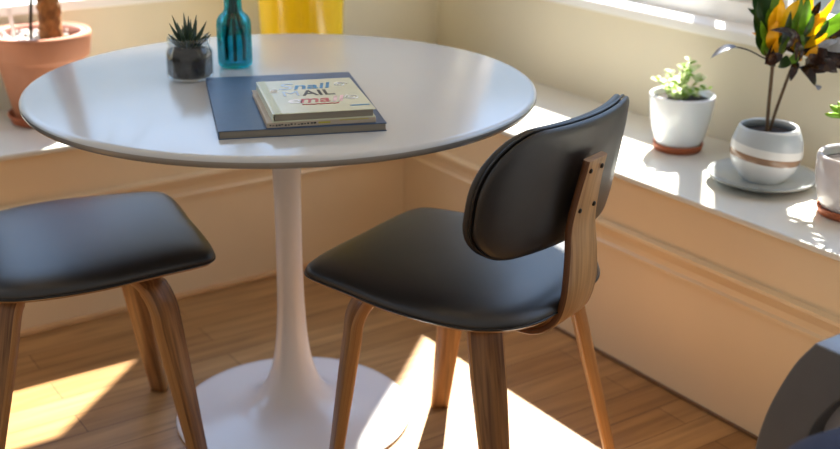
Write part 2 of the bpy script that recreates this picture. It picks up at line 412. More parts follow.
# ------------------------------------------------------------------ table
t = thing('dining_table', 'round white pedestal table in the middle of the corner nook', 'table')
tt = MB(); RT = .50
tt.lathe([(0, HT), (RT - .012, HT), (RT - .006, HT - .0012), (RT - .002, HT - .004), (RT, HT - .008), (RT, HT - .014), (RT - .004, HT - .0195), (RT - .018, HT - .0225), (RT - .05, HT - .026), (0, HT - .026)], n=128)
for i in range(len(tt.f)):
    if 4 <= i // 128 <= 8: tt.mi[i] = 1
tt.build('tabletop', [M['table_top'], M['table_edge_shade']], t)
pd = MB()
prof = [(0, 0), (.249, 0), (.255, .003), (.256, .006), (.253, .009), (.240, .012), (.20, .0165), (.16, .023), (.12, .033), (.09, .048), (.068, .07), (.052, .10), (.041, .14), (.034, .19), (.0295, .26), (.0275, .35), (.0275, .46), (.029, .56), (.034, .63), (.045, .675), (.07, .70), (.13, .715), (.14, HT - .026), (0, HT - .026)]
pp = [V((r, 0, z)) for r, z in prof]
fine = pp[:6] + smooth_curve(pp[5:21], 4)[1:] + pp[21:]
pd.lathe([(max(q.x, 0), q.z) for q in fine], n=72)
pd.build('pedestal', M['table_leg'], t)

# ------------------------------------------------------------------ chairs
SEAT_OUT = [(0, .234), (.10, .236), (.168, .233), (.198, .220), (.210, .19), (.221, .12), (.236, .02), (.234, -.07), (.217, -.140), (.180, -.193), (.125, -.225), (.06, -.236), (0, -.238)]
def seat_outline(n=6):
    half = smooth_curve([(x, y, 0) for x, y in SEAT_OUT], n)
    return [V((p.x, p.y, 0)) for p in half] + [V((-p.x, p.y, 0)) for p in half[-2:0:-1]]
def make_chair(label):
    root = thing('dining_chair', label, 'chair')
    out = seat_outline(); C0 = V((0, -.01, 0))
    def lift(p):                               # dish of the seat: front corners and edge dip a little
        return .006 * (1 - (p.y / .25) ** 2) - .004 * (p.x / .22) ** 2 + .024 * p.y
    def loops(levels):
        rows = []
        for k, z in levels:
            rows.append([V((C0.x + (p.x - C0.x) * k, C0.y + (p.y - C0.y) * k, z + lift(p) * k * k)) for p in out])
        return rows
    s = MB()
    top = [(.0, .4865), (.25, .4862), (.5, .485), (.7, .4825), (.83, .479), (.91, .4745), (.96, .469), (.985, .463), (.995, .457), (.992, .4515), (.975, .4485)]
    s.grid(loops(top), closed_v=True); s.build('seat', M['leather'], root)
    sh = MB(); sh.grid(loops([(.0, .441), (.6, .441), (.93, .4425), (.975, .4445), (.982, .447), (.975, .4495), (.9, .4495), (0, .4495)]), closed_v=True); sh.build('seat_shell', M['ply_edge'], root)
    pi_ = MB(); row = [V((C0.x + (p.x - C0.x) * .992, C0.y + (p.y - C0.y) * .992, .4520 + lift(p))) for p in out]
    pi_.tube(row + [row[0], row[1]], .0026, 6); pi_.build('piping', M['piping'], root)
    # four bent-ply legs meeting under the seat in a cross
    for sx, sy, ez, foot, bend in ((-1, 1, .433, (.182, .178), (.166, .128)), (1, 1, .431, (.182, .178), (.166, .128)), (-1, -1, .431, (.205, -.245), (.150, -.156)), (1, -1, .433, (.205, -.245), (.150, -.156))):
        bx, by = bend; fx, fy = foot; kk = 1 if sy > 0 else .55
        d = V((bx, by, 0)).normalized(); B = V((bx, by, 0)); Fp = V((fx, fy, 0)); zt = ez - .003
        pts = [d * .014 + V((0, 0, zt)), B * .35 + V((0, 0, zt)), B - d * .088 * kk + V((0, 0, zt - .001)), B - d * .048 * kk + V((0, 0, zt - .010 * kk)), B - d * .018 * kk + V((0, 0, zt - .032 * kk)), B + V((0, 0, zt - .066 * kk))] + [B.lerp(Fp, q_) + V((0, 0, (zt - .066 * kk) * (1 - q_))) for q_ in (.12, .35, .6, .8, 1)]
        path = smooth_curve(pts, 6); n = len(path); ws, ths = [], []; acc = [0]
        for i in range(1, n): acc.append(acc[-1] + (path[i] - path[i - 1]).length)
        for i in range(n):
            q = acc[i] / acc[-1]
            ws.append(.062 if q < .45 else .062 - (q - .45) / .55 * .024); ths.append(.017 if q < .3 else .023 - max(0, q - .6) * .01)
        m = Matrix.Diagonal(V((sx, 1 if True else 1, 1)))
        path = [V((p.x * sx, p.y, p.z)) for p in path]
        side = V((-by * 1, bx * sx, 0)).normalized() if sx > 0 else V((by, bx * 1, 0)).normalized()
        # width runs across the diagonal
        dd = V((bx * sx, by, 0)); side = V((-dd.y, dd.x, 0)).normalized()
        lg = MB(); lg.strip(path, side, ws, ths); lg.build('leg', [M['oak'], M['ply_edge']], root)
    # spine that carries the backrest
    sp = smooth_curve([(0, .02, .4125), (0, -.06, .4085), (0, -.12, .398), (0, -.170, .3915), (0, -.212, .400), (0, -.244, .430), (0, -.258, .48), (0, -.258, .54), (0, -.254, .60), (0, -.262, .66), (0, -.274, .722)], 6)
    n = len(sp); w = []
    for p in sp:
        w.append(.106 if p.z < .5 else .106 - min(1, (p.z - .5) / .20) * .042)
    s2 = MB(); s2.strip(sp, (1, 0, 0), w, .0125); spine = s2.build('spine', [M['oak_light'], M['ply_edge_shade']], root)
    def backy(x, z): return -.226 - .16 * (z - .565) + .046 * (x / .205) ** 2
    for x, z in ((-.019, .702), (.019, .702), (-.024, .630), (.024, .630)):
        k = min(range(1, n), key=lambda i_: abs(sp[i_].z - z) + (9 if sp[i_].z < .55 else 0))
        yb = sp[k].y - .0062
        bt = MB(); bt.lathe([(.0045, -.002), (.0045, .002), (.003, .0035), (0, .004)], n=12)
        Rm = Matrix.Rotation(radians(90 + 6), 4, 'X'); bt.v = [tuple(V((x, yb, z)) + (Rm @ V(v))) for v in bt.v]
        bt.build('bolt', M['bolt'], spine)
    # backrest: front cushion and back shell, each a pillow with rounded corners
    HW, HH, CZ = .234, .116, .670; RC = .074
    pts_ = []
    for q4, (sx_, sz_, rx, rz) in enumerate(((1, 1, .098, .112), (-1, 1, .098, .112), (-1, -1, .082, .080), (1, -1, .082, .080))):
        for k in range(13):
            a = q4 * pi / 2 + pi / 2 * k / 12; pts_.append(V((sx_ * (HW - rx) + rx * cos(a), sz_ * (HH - rz) + rz * sin(a), 0)))
    pts_.append(pts_[0].copy()); cum = [0]
    for i in range(1, len(pts_)): cum.append(cum[-1] + (pts_[i] - pts_[i - 1]).length)
    def rrect(q):
        q = (q % 1) * cum[-1]
        for i in range(1, len(cum)):
            if q <= cum[i] or i == len(cum) - 1:
                p = pts_[i - 1].lerp(pts_[i], (q - cum[i - 1]) / max(1e-9, cum[i] - cum[i - 1])); break
        bulge = 1 - .012 * (1 - (p.x / HW) ** 2)
        return p.x * (1 + .02 * (1 - (p.y / HH) ** 2)), p.y * bulge
    def pad(y0, y1, k, name, m):
        mb = MB(); ring = []
        NS = 96
        for i in range(NS):
            x, z = rrect(i / NS); ring.append((x * k, z * k))
        lev = [(0, y1), (.5, y1), (.85, y1 - .0005 * math.copysign(1, y1 - y0)), (.95, y1 - (y1 - y0) * .12), (.99, y1 - (y1 - y0) * .3), (1, (y0 + y1) / 2), (.99, y0 + (y1 - y0) * .3), (.95, y0 + (y1 - y0) * .12), (.85, y0), (.5, y0), (0, y0)]
        rows = [[(x * q, backy(x * q, CZ + z * q) + y, CZ + z * q) for x, z in ring] for q, y in lev]
        mb.grid(rows, closed_v=True); return mb.build(name, m, root)
    pad(-.004, .012, .995, 'backrest_shell', M['leather'])
    pad(.0125, .034, 1.0, 'backrest', M['leather'])
    mb = MB(); row = []
    for i in range(97):
        x, z = rrect(i / 96); x *= .992; z = CZ + z * .992
        row.append((x, backy(x, z) + .0122, z))
    mb.tube(row, .0028, 6); mb.build('backrest_piping', M['piping'], root)
    return root
def dup(root, label):
    r = root.copy(); COL.objects.link(r); r['label'] = label
    for ch in list(root.children):
        c = ch.copy(); COL.objects.link(c); c.parent = r
        for g in list(ch.children):
            d_ = g.copy(); COL.objects.link(d_); d_.parent = c
    return r
c1 = make_chair('black padded bentwood chair shown whole, its backrest and wooden spine toward the camera')
c1['group'] = 'bentwood chairs at the table'
c2 = dup(c1, 'black padded bentwood chair at the left edge, only its seat and legs in the picture')
c1.location = (.355, -.216, 0); c1.rotation_euler = (0, 0, radians(53.2))
for ch in c1.children:
    nm = ch.name.split('.')[0]
    if nm in ('seat', 'seat_shell', 'piping'): ch.rotation_euler = (0, 0, radians(4)); ch.location = (-.016, -.010, 0)
    if nm.startswith('backrest'): ch.location.x = .016
    if nm == 'spine': ch.location = (-.015, 0, 0)
c2.location = (-.401, -.143, 0); c2.rotation_euler = (0, 0, radians(-64.3))

for ch in c2.children:
    if ch.name.startswith('backrest'): ch.location.x = -.022

# ------------------------------------------------------------------ books
BZ = HT
def local_book(root, z0, z1, w, d, cover, pages, name_c='cover', name_p='pages', ct=.0018, spine=None, inset=.003, spine_side='left'):
    pg = MB(); pg.box((0, 0, (z0 + z1) / 2), (w - 2 * inset, d - 2 * inset, z1 - z0 - 2 * ct)); pg.build(name_p, pages, root)
    cv = MB()
    cv.box((0, 0, z0 + ct / 2), (w, d, ct)); cv.box((0, 0, z1 - ct / 2), (w, d, ct))
    if spine_side == 'left': cv.box((-w / 2 + ct / 2, 0, (z0 + z1) / 2), (ct, d, z1 - z0 - 2 * ct))
    else: cv.box((0, -d / 2 + ct / 2, (z0 + z1) / 2), (w, ct, z1 - z0 - 2 * ct))
    return cv.build(name_c, cover, root, bevel=.0007)
b1 = thing('book', 'large dark blue soft-cover book lying flat on the white table', 'book', (.033, -.183, BZ), radians(13.2))
local_book(b1, 0, .0145, .284, .385, M['blue_cover'], M['paper'], ct=.0014, inset=.002)
b2 = thing('book', 'thin pale book with a beige spine between the blue book and the lettered book', 'book', (.078, -.246, BZ + .0147), radians(14.2))
local_book(b2, 0, .0085, .186, .232, M['beige_spine'], M['paper'], ct=.0012, spine_side='front')
wr2 = MB(); x = -.088; rb = random.Random(3)
while x < -.012:
    w = rb.uniform(.0015, .0045)
    wr2.box((x + w / 2, -.1162, .0045 + rb.uniform(-.0006, .0006)), (w, .0004, rb.uniform(.0012, .003))); x += w + rb.uniform(.0006, .003)
wr2.build('spine_writing', M['black_ink'], b2)
ys = MB(); ys.box((.004, -.1162, .005), (.02, .0004, .003)); ys.box((.055, -.1162, .0075), (.05, .0004, .0012)); ys.build('spine_patch', M['yellow_ink'], b2)
b3 = thing('book', 'small cream hardback with blue, black and red lettering, topmost of the stack', 'book', (.082, -.245, BZ + .0234), radians(14.7))
local_book(b3, 0, .0150, .176, .230, M['cream_cover'], M['paper'], ct=.0016, inset=.004)
hg = MB(); hg.box((-.078, 0, .01515), (.012, .229, .0004)); hg.build('hinge_strip', M['cover_hinge'], b3)
def text_part(body, size, loc, m, parent, name, shear=0, sx=1, sy=1):
    cu = bpy.data.curves.new('lettering', 'FONT'); cu.body = body; cu.size = size; cu.align_x = 'CENTER'; cu.align_y = 'CENTER'; cu.extrude = .0001; cu.shear = shear; cu.resolution_u = 4
    cu.offset = size * (.018 if body not in 'MS' else 0)
    tmp = bpy.data.objects.new('lettering', cu); COL.objects.link(tmp)
    bpy.context.view_layer.update(); dg = bpy.context.evaluated_depsgraph_get()
    me = bpy.data.meshes.new_from_object(tmp.evaluated_get(dg)); bpy.data.objects.remove(tmp)
    me.materials.clear(); me.materials.append(m)
    o = bpy.data.objects.new(name, me); COL.objects.link(o); o.parent = parent; o.location = loc; o.scale = (sx, sy, 1); return o
zt = .0153
CX = -.004
text_part('S', .056, (CX - .040, .064, zt), M['pale_ink'], b3, 'lettering', .25, 1.1, 1.15)
text_part('nail', .052, (CX + .008, .062, zt), M['cyan_ink'], b3, 'lettering', .25, .95, 1.1)
text_part('M', .046, (CX - .034, .013, zt), M['pale_ink'], b3, 'lettering', 0, .95, 1.05)
text_part('AIL', .050, (CX + .014, .012, zt), M['black_ink'], b3, 'lettering', 0, .82, 1.05)
text_part('e', .050, (CX - .038, -.036, zt), M['white_ink'], b3, 'lettering', .25, 1.1, 1.1)
text_part('ma', .050, (CX - .002, -.036, zt), M['red_ink'], b3, 'lettering', .25, .9, 1.1)
text_part('il', .050, (CX + .038, -.036, zt), M['pink_ink'], b3, 'lettering', .25, 1.0, 1.1)
for k, (cx, cy, r0) in enumerate(((.060, .066, .013), (-.064, .036, .010), (.064, -.030, .014))):
    pth = [(cx + (r0 * (1 - q / 34)) * cos(q * .42 + k), cy + (r0 * (1 - q / 34)) * 1.1 * sin(q * .42 + k), zt + .0001) for q in range(26)]
    fl_ = MB(); fl_.tube(pth, .0009, 5); fl_.build('flourish', M['white_ink'], b3)
rl = MB(); rl.tube([(-.03 + .004 * k, -.066 + .0015 * sin(k * 2.1), zt) for k in range(17)], .0010, 5); rl.build('underline', M['red_ink'], b3)
bl = MB(); bl.box((.066, -.086, zt), (.034, .006, .0003)); bl.build('corner_stripe', M['cyan_ink'], b3)

# ------------------------------------------------------------------ jar with a succulent
JX, JY = -.190, .030
j = thing('succulent_jar', 'small clear glass jar of dark soil with a spiky green succulent', 'plant', (JX, JY, HT))
g = MB(); g.lathe([(0, .001), (.040, .001), (.0455, .004), (.047, .010), (.047, .052), (.0455, .059), (.0415, .064), (.0405, .067), (.0425, .070), (.0425, .080), (.0415, .083), (.0385, .083), (.0385, .068), (.0445, .055), (.0445, .010), (.040, .005), (0, .005)], n=48)
g.build('glass_jar', M['glass_clear'], j)
so = MB(); so.lathe([(0, .0056), (.039, .0056), (.0438, .011), (.0438, .052), (.041, .058), (.03, .061), (.012, .064), (0, .064)], n=40); so.build('soil', M['soil'], j)
su = MB(); ra = random.Random(5)
for ring, (nl, tilt, ln) in enumerate(((9, 62, .045), (8, 42, .052), (6, 22, .058), (3, 8, .055))):
    for k in range(nl):
        a = 2 * pi * k / nl + ring * .5; tl = radians(tilt + ra.uniform(-6, 6)); l = ln * ra.uniform(.85, 1.1)
        dr = V((cos(a) * sin(tl), sin(a) * sin(tl), cos(tl))); pb = V((cos(a) * .004, sin(a) * .004, .060))
        su.tube([pb, pb + dr * l * .35 , pb + dr * l * .7 + V((0, 0, .003)), pb + dr * l + V((0, 0, .008))], [.0045, .0052, .0035, .0004], 6)
su.build('spiky_leaves', M['aloe'], j)

# ------------------------------------------------------------------ teal bottle with stems
bx_, by_ = -.117, .140
bo = thing('glass_bottle', 'teal glass bottle with a narrow neck holding plant stems in water', 'bottle', (bx_, by_, HT))
g = MB(); pr = [(0, .001), (.030, .001), (.0345, .004), (.036, .010), (.036, .088), (.0345, .098), (.029, .107), (.021, .114), (.0185, .120), (.018, .16), (.0175, .185), (.0205, .187), (.0205, .196), (.0175, .197), (.0155, .197), (.0155, .120), (.019, .111), (.0275, .103), (.0335, .092), (.0340, .012), (.030, .006), (0, .006)]
g.lathe(pr, n=48); g.build('bottle_glass', M['glass_teal'], bo)
w = MB(); w.lathe([(0, .0064), (.030, .0064), (.0335, .012), (.0335, .082), (0, .082)], n=40); w.build('water', M['water'], bo)
for k, (ax, ay, tx, ty, hh) in enumerate(((-.018, .004, -.005, .003, .30), (.002, -.010, .000, -.002, .34), (.019, .006, .005, .002, .32))):
    lab = ['cut green sprig standing in the teal bottle, leftmost of three', 'cut green sprig standing in the teal bottle, middle of three', 'cut green sprig standing in the teal bottle, rightmost of three'][k]
    st = thing('green_sprig', lab, 'sprig', (bx_, by_, HT), 0, 'sprigs in the teal bottle')
    s_ = MB(); pth = smooth_curve([(ax, ay, .012), (ax * .95, ay, .06), (tx, ty, .125), (tx * .8, ty * .8, .19), (tx * 3, ty * 3, .26), (tx * 6, ty * 5, hh)], 5)
    s_.tube(pth, [.0042] * 18 + [.003] * (len(pth) - 18), 8); s_.build('stalk', M['leaf_deep'], st)
    lf = MB()
    for q in range(7):
        z = .215 + q * .018; a = q * 2.4 + k; px = tx * 3; py = ty * 3
        lf.leaf((px, py, z), (px + cos(a) * .03 + tx * 5, py + sin(a) * .03 + ty * 5, z + .03), .018, (0, 0, .01), mi=0)
    lf.build('leaves', M['leaf_deep'], st)

# ------------------------------------------------------------------ yellow planter behind the table
yp = Lw(u2(V((-.048, 1.02, 0))), .20, LEDGE)
y = thing('tall_planter', 'tall glossy yellow planter on the ledge behind the table', 'planter', yp)
g = MB(); g.lathe([(0, 0), (.108, 0), (.113, .004), (.118, .12), (.126, .36), (.129, .43), (.132, .436), (.132, .448), (.127, .451), (.121, .449), (.119, .42), (.112, .36), (.112, .355)], n=64); g.build('planter_body', M['yellow'], y)
g = MB(); g.lathe([(0, .40), (.06, .402), (.116, .398)], n=40); g.build('soil', M['soil'], y)

# ------------------------------------------------------------------ terracotta pot with a young palm, left ledge
tp = V((-.704, .672, LEDGE))
s_ = MB(); s_.lathe([(0, .0), (.082, 0), (.088, .003), (.096, .022), (.096, .026), (.091, .026), (.085, .008), (0, .006)], n=56)
tag(s_.build('saucer', M['terra_dark'], loc=tp), 'round terracotta saucer under the big terracotta pot on the left ledge', 'saucer')
t_ = thing('potted_palm', 'big terracotta pot on the left ledge with a rough brown trunk', 'plant', tp + V((0, 0, .0095)))
g = MB(); g.lathe([(0, 0), (.074, 0), (.078, .003), (.106, .148), (.1085, .158), (.112, .160), (.121, .1615), (.1235, .165), (.1305, .212), (.1315, .220), (.129, .2245), (.123, .2255), (.118, .223), (.114, .214), (.108, .185), (.106, .165), (0, .165)], n=72)
g.build('pot', M['terracotta'], t_)
pi2 = MB(); pi2.lathe([(.1165, .2225), (.1075, .2230), (.1055, .2180), (.105, .190), (.1066, .190)], n=64); pi2.build('liner_pot', M['terracotta_in'], t_)
g = MB(); g.lathe([(0, .196), (.05, .197), (.104, .195)], n=40); g.build('soil', M['soil'], t_)
gv = MB(); ra = random.Random(11)
for k in range(150):
    a = ra.uniform(0, 2 * pi); r = .1 * sqrt(ra.random())
    c = V((r * cos(a), r * sin(a), .200 + ra.uniform(0, .014))); rr = ra.uniform(.004, .009)
    if c.x > .035 and k % 4: c.x -= .09; c.y *= .7
    Mx = Matrix.Rotation(ra.uniform(0, 3), 3, V((ra.random(), ra.random(), ra.random() + .1)).normalized()) @ Matrix.Diagonal(V((rr, rr * ra.uniform(.6, 1), rr * ra.uniform(.5, .9))))
    vs = []; fs = []
    for i in range(5):
        ph = pi * i / 4
        for q in range(6): vs.append(Mx @ V((sin(ph) * cos(q * pi / 3), sin(ph) * sin(q * pi / 3), cos(ph))) + c)
    for i in range(4):
        for q in range(6): fs.append((i * 6 + q, i * 6 + (q + 1) % 6, (i + 1) * 6 + (q + 1) % 6, (i + 1) * 6 + q))
    gv.add(vs, fs, 0, False)
o = gv.build('gravel', M['gravel'], t_); o['kind'] = 'stuff'
tr = MB(); rows = []; ra = random.Random(2)
for i in range(70):
    z = .19 + i * .011; q = i / 69; cx = .036 - .018 * q + .006 * sin(q * 5)
    base = .0275 - .006 * q
    rows.append([(cx + (base + ra.uniform(-.0025, .003) + (.003 if (i + k) % 3 == 0 else 0)) * cos(2 * pi * k / 16), -.012 + (base + ra.uniform(-.0025, .003)) * sin(2 * pi * k / 16), z) for k in range(16)])
tr.grid(rows, closed_v=True, smooth=False); tr.build('trunk', M['bark'], t_)
ts = MB(); ts.tube(smooth_curve([(.000, -.060, .20), (.004, -.057, .26), (.012, -.048, .36), (.018, -.035, .6)], 6), .0042, 8); ts.build('thin_stem', M['dark_stem'], t_)
fr = MB(); ra = random.Random(9)
for k in range(26):
    a = k * 2.39996; el = radians(70 - k * 3.6); ln = .34 + .1 * ra.random()
    b0 = V((.006, -.012, .90 + .002 * k)); tip = b0 + V((cos(a) * cos(el), sin(a) * cos(el), sin(el))) * ln - V((0, 0, .12 * cos(el)))
    fr.leaf(b0, tip, .026, (0, 0, .06), nl=9, shape=.8)
fr.build('fronds', M['leaf_deep'], t_)
pm = MB(); pm.box((0, 0, .055), (.0125, .0022, .11)); 
pm.v = [(x * (1 if z > .02 else .4), y, z) for x, y, z in pm.v]
o = pm.build('plant_marker', M['plastic'], loc=tp + V((-.050, -.022, .190)), bevel=.0006); o.rotation_euler = (radians(6), radians(-4), radians(10))
tag(o, 'white plastic plant marker stuck in the gravel of the terracotta pot', 'plant marker')

# ------------------------------------------------------------------ white pot with a pale plant, right ledge
wp = V((.903, .474, LEDGE))
def clay_saucer(c, r, label):
    s_ = MB(); s_.lathe([(0, 0), (r * .88, 0), (r * .93, .002), (r, .016), (r, .019), (r * .95, .019), (r * .90, .006), (0, .005)], n=48)
    return tag(s_.build('saucer', M['terra_dark'], loc=c), label, 'saucer')
clay_saucer(wp, .0605, 'terracotta saucer under the round white pot beside the chair back')
w_ = thing('potted_plant', 'plain white glazed pot with a small pale variegated plant', 'plant', wp + V((0, 0, .0055)))
g = MB(); g.lathe([(0, 0), (.046, 0), (.050, .003), (.0585, .022), (.0665, .045), (.0725, .072), (.0765, .102), (.0785, .126), (.0785, .132), (.0765, .1345), (.0735, .134), (.0715, .130), (.069, .11), (0, .105)], n=64); g.build('pot', M['white_glaze'], w_)
g = MB(); g.lathe([(0, .121), (.03, .122), (.070, .118)], n=40); g.build('soil', M['soil'], w_)
fo = MB(); st = MB(); ra = random.Random(21)
tips = [(-.062, .008, .165), (-.045, -.03, .172), (-.012, -.035, .158), (.0, .01, .198), (.012, -.01, .215), (.025, .02, .188), (.046, .0, .175), (.052, -.02, .150), (-.03, .03, .180), (-.028, -.048, .150), (.02, -.035, .140), (.005, .02, .178)]
for tx, ty, tz in tips:
    b0 = V((tx * .25 - .012, ty * .3, .118)); tip = V((tx, ty, tz)); md = b0.lerp(tip, .55) + V((0, 0, .008))
    pth = smooth_curve([b0, md, tip], 5); st.tube(pth, .0014, 5)
    for q, pt in enumerate(pth[2:]):
        for sgn in (0, 1):
            a = ra.uniform(0, 2 * pi); l = ra.uniform(.014, .024)
            fo.leaf(pt, pt + V((cos(a), sin(a), ra.uniform(-.2, .7))).normalized() * l, l * .62, (0, 0, .002), nrm=(ra.uniform(-.4, .4), ra.uniform(-.8, 0), 1), nl=4, mi=ra.choice((0, 0, 1)))
fo.build('foliage', [M['leaf_pale'], M['leaf_lime']], w_); st.build('stems', M['leaf_lime'], w_)

# ------------------------------------------------------------------ croton in a banded pot on a plate
cp = V((1.036, .212, LEDGE))
g = MB(); g.lathe([(0, .004), (.055, .004), (.062, 0), (.070, 0), (.078, .004), (.105, .0145), (.1185, .0205), (.1205, .0245), (.1175, .0265), (.108, .0215), (.075, .0118), (.05, .0105), (0, .0105)], n=80)
for i in range(len(g.f)): g.mi[i] = 1 if (i // 80) in (5, 6, 7) else 0
tag(g.build('plate', [M['plate'], M['plate_rim']], loc=cp), 'wide round grey-green stoneware plate under the striped pot on the right ledge', 'plate')
k_ = thing('potted_croton', 'round grey-white pot with a brown clay band and a tall croton', 'plant', cp + V((.004, .004, .0112)))
CP = [(0, 0), (.042, 0), (.050, .003), (.064, .018), (.075, .036), (.0815, .056), (.0825, .070), (.080, .088), (.075, .104), (.070, .116), (.0675, .121), (.0655, .1235), (.0625, .1235), (.060, .121), (.0605, .112), (.063, .100), (0, .098)]
fineP = smooth_curve([(r, 0, z) for r, z in CP], 5)
g = MB(); g.lathe([(max(q.x, 0) * .955, q.z) for q in fineP], n=96); 
g.build('pot', M['banded'], k_)
g = MB(); g.lathe([(0, .107), (.03, .108), (.0615, .105)], n=40); g.build('soil', M['soil'], k_)
def cpx(px, py, dy=0):                            # croton layout on its own front plane (metres from the soil)
    return V(((px - 766.5) / 424, dy, .105 + (128 - py) / 402))
for q, (pth, r) in enumerate((([(765, 129, 0), (764.5, 105, .006), (763.5, 85, .002), (762, 62, -.004), (761, 48, -.004)], .0042), ([(769, 128, .012), (773, 108, .014), (779, 84, .016), (784, 62, .012), (786, 45, .012)], .0036))):
    s_ = MB(); s_.tube(smooth_curve([cpx(*p_) for p_ in pth], 5), r, 8); s_.build('stem', M['stem'], k_)
GR, DP, YE, DK, SI = range(5)
fo = MB()
LV = [  # base px, tip px, depth base/tip, width m, bow (x,z), colour
 ((760, 60), (742, 28), 0, -.03, .026, (-.01, .0), DP), ((760, 55), (740, 10), 0, -.02, .026, (-.012, 0), DP), ((758, 50), (741, 24), -.02, -.05, .018, (-.008, 0), GR), ((763, 46), (763, 14), -.04, -.075, .014, (.0, 0), DP), ((765, 50), (769, 30), -.05, -.08, .013, (.0, 0), DK), ((781, 40), (784, 16), -.04, -.07, .014, (0, 0), DP), ((790, 40), (798, 22), -.05, -.07, .013, (0, 0), DP), ((759, 58), (745, 40), -.01, -.05, .022, (-.01, 0), GR),
 ((760, 50), (748, -8), 0, .01, .03, (-.005, 0), DP), ((761, 48), (756, -6), -.01, -.03, .030, (-.006, 0), GR), ((760, 52), (741, -4), .02, .05, .03, (0, 0), DP), ((759, 62), (748, 55), -.01, -.06, .022, (-.01, .01), DK),
 ((762, 52), (758, 6), -.02, -.06, .020, (-.02, .01), YE), ((762, 42), (773, 6), -.02, -.05, .025, (-.005, .012), YE), ((763, 56), (753, 22), -.02, -.07, .026, (-.014, 0), YE), ((762, 60), (770, 24), -.02, -.05, .020, (.002, 0), GR),
 ((763, 62), (756, 38), -.02, -.06, .018, (-.008, 0), YE), ((764, 66), (772, 48), -.02, -.07, .022, (.01, 0), GR), ((763, 66), (752, 44), -.02, -.06, .026, (-.012, 0), DK), ((764, 66), (770, 58), -.03, -.07, .026, (0, .01), DP),
 ((784, 50), (778, 0), 0, -.02, .032, (-.012, 0), GR), ((784, 48), (787, -12), 0, .02, .026, (.004, 0), YE), ((785, 44), (775, 22), -.02, -.05, .020, (-.006, 0), GR), ((785, 58), (780, 34), -.02, -.05, .022, (-.01, 0), GR),
 ((786, 46), (806, 4), -.02, -.04, .018, (-.004, -.004), YE), ((786, 44), (803, 14), -.01, -.03, .018, (-.012, .0), YE), ((787, 50), (830, 10), -.02, -.05, .024, (.006, .010), GR), ((788, 48), (824, 22), -.01, -.02, .024, (0, -.006), YE), ((786, 50), (800, 34), -.02, -.06, .02, (0, .006), YE),
 ((788, 56), (836, 26), 0, -.03, .040, (.0, .012), DK), ((790, 54), (842, 40), -.01, -.04, .046, (0, .018), DK), ((789, 60), (829, 56), -.02, -.06, .046, (0, .012), DK), ((788, 62), (812, 66), -.03, -.07, .034, (0, .012), DK), ((788, 52), (846, 52), .02, .03, .04, (0, .02), DK), ((788, 64), (800, 46), -.03, -.07, .03, (0, .006), DK),
 ((784, 66), (797, 80), -.02, -.05, .022, (.0, .012), DK), ((785, 60), (746, 30), -.03, -.08, .020, (.01, .024), DK), ((783, 62), (774, 76), -.02, -.05, .018, (-.004, .01), DK), ((789, 56), (806, 30), .03, .06, .03, (0, 0), DP), ((760, 50), (768, 12), .03, .05, .034, (0, 0), DP), ((784, 48), (792, 10), .04, .06, .034, (0, 0), GR),
 ((786, 60), (776, 46), -.02, -.07, .02, (-.004, 0), YE), ((787, 56), (793, 44), -.03, -.06, .018, (0, 0), YE), ((797, 79), (801, 82), -.05, -.055, .012, (0, 0), SI), ((790, 48), (810, 40), -.05, -.06, .014, (0, .006), SI)]
for b_, t_p, db, dt, wd, bow, col_ in LV:
    fo.leaf(cpx(*b_, db), cpx(*t_p, dt), wd, (bow[0], -.01, bow[1]), nrm=(rnd.uniform(-.3, .3), -1, .45), mi=col_, nl=9, wave=.04)
for b_, t_p, dp, wd_, c_ in (((806, 40), (839, 27), -.05, .034, DK), ((800, 48), (846, 40), -.06, .036, SI), ((792, 68), (812, 57), -.06, .030, DK), ((811, 62), (830, 56), -.065, .032, DK), ((778, 60), (772, 40), -.07, .022, DK), ((750, 62), (763, 52), -.06, .024, DK), ((795, 30), (828, 12), -.06, .018, GR), ((778, 36), (777, 2), -.065, .022, GR), ((757, 30), (754, 4), -.065, .018, YE)):
    fo.leaf(cpx(*b_, dp + .02), cpx(*t_p, dp), wd_, (0, -.012, .006), nrm=(.1, -1, .35), mi=c_, nl=9, shape=.85)
ra = random.Random(31)
for q in range(46):
    left = q % 2 == 0; bx0, by0 = (761, 50 + ra.uniform(-14, 14)) if left else (786, 48 + ra.uniform(-12, 14))
    a = ra.uniform(-1.2, 1.2) if not left else ra.uniform(-1.0, 1.0)
    l = ra.uniform(18, 34); dy = ra.uniform(-.055, .05)
    col_ = ra.choice((GR, DP, DP, DK, YE) if left else (GR, DK, DK, YE, DP))
    fo.leaf(cpx(bx0, by0, dy * .2), cpx(bx0 + l * sin(a), by0 - l * cos(a) * .9, dy), ra.uniform(.014, .024), (ra.uniform(-.008, .008), 0, ra.uniform(0, .012)), nrm=(ra.uniform(-.6, .6), -1, ra.uniform(0, .8)), mi=col_, nl=7, wave=.05)
fo.build('foliage', [M['leaf_green'], M['leaf_deep'], M['leaf_yellow'], M['leaf_dark'], M['leaf_sheen']], k_)
dl = MB(); dl.tube(smooth_curve([cpx(762, 64, -.01), cpx(750, 58, -.02), cpx(735, 51, -.03), cpx(722, 47.5, -.04)], 6), .0016, 6)
dl.leaf(cpx(725, 48, -.038), cpx(699, 56, -.06), .016, (0, 0, .010), nrm=(0, -.6, 1), nl=9, shape=.9, mi=1)
dl.build('drooping_leaf', [M['leaf_dark'], M['leaf_sheen']], k_)

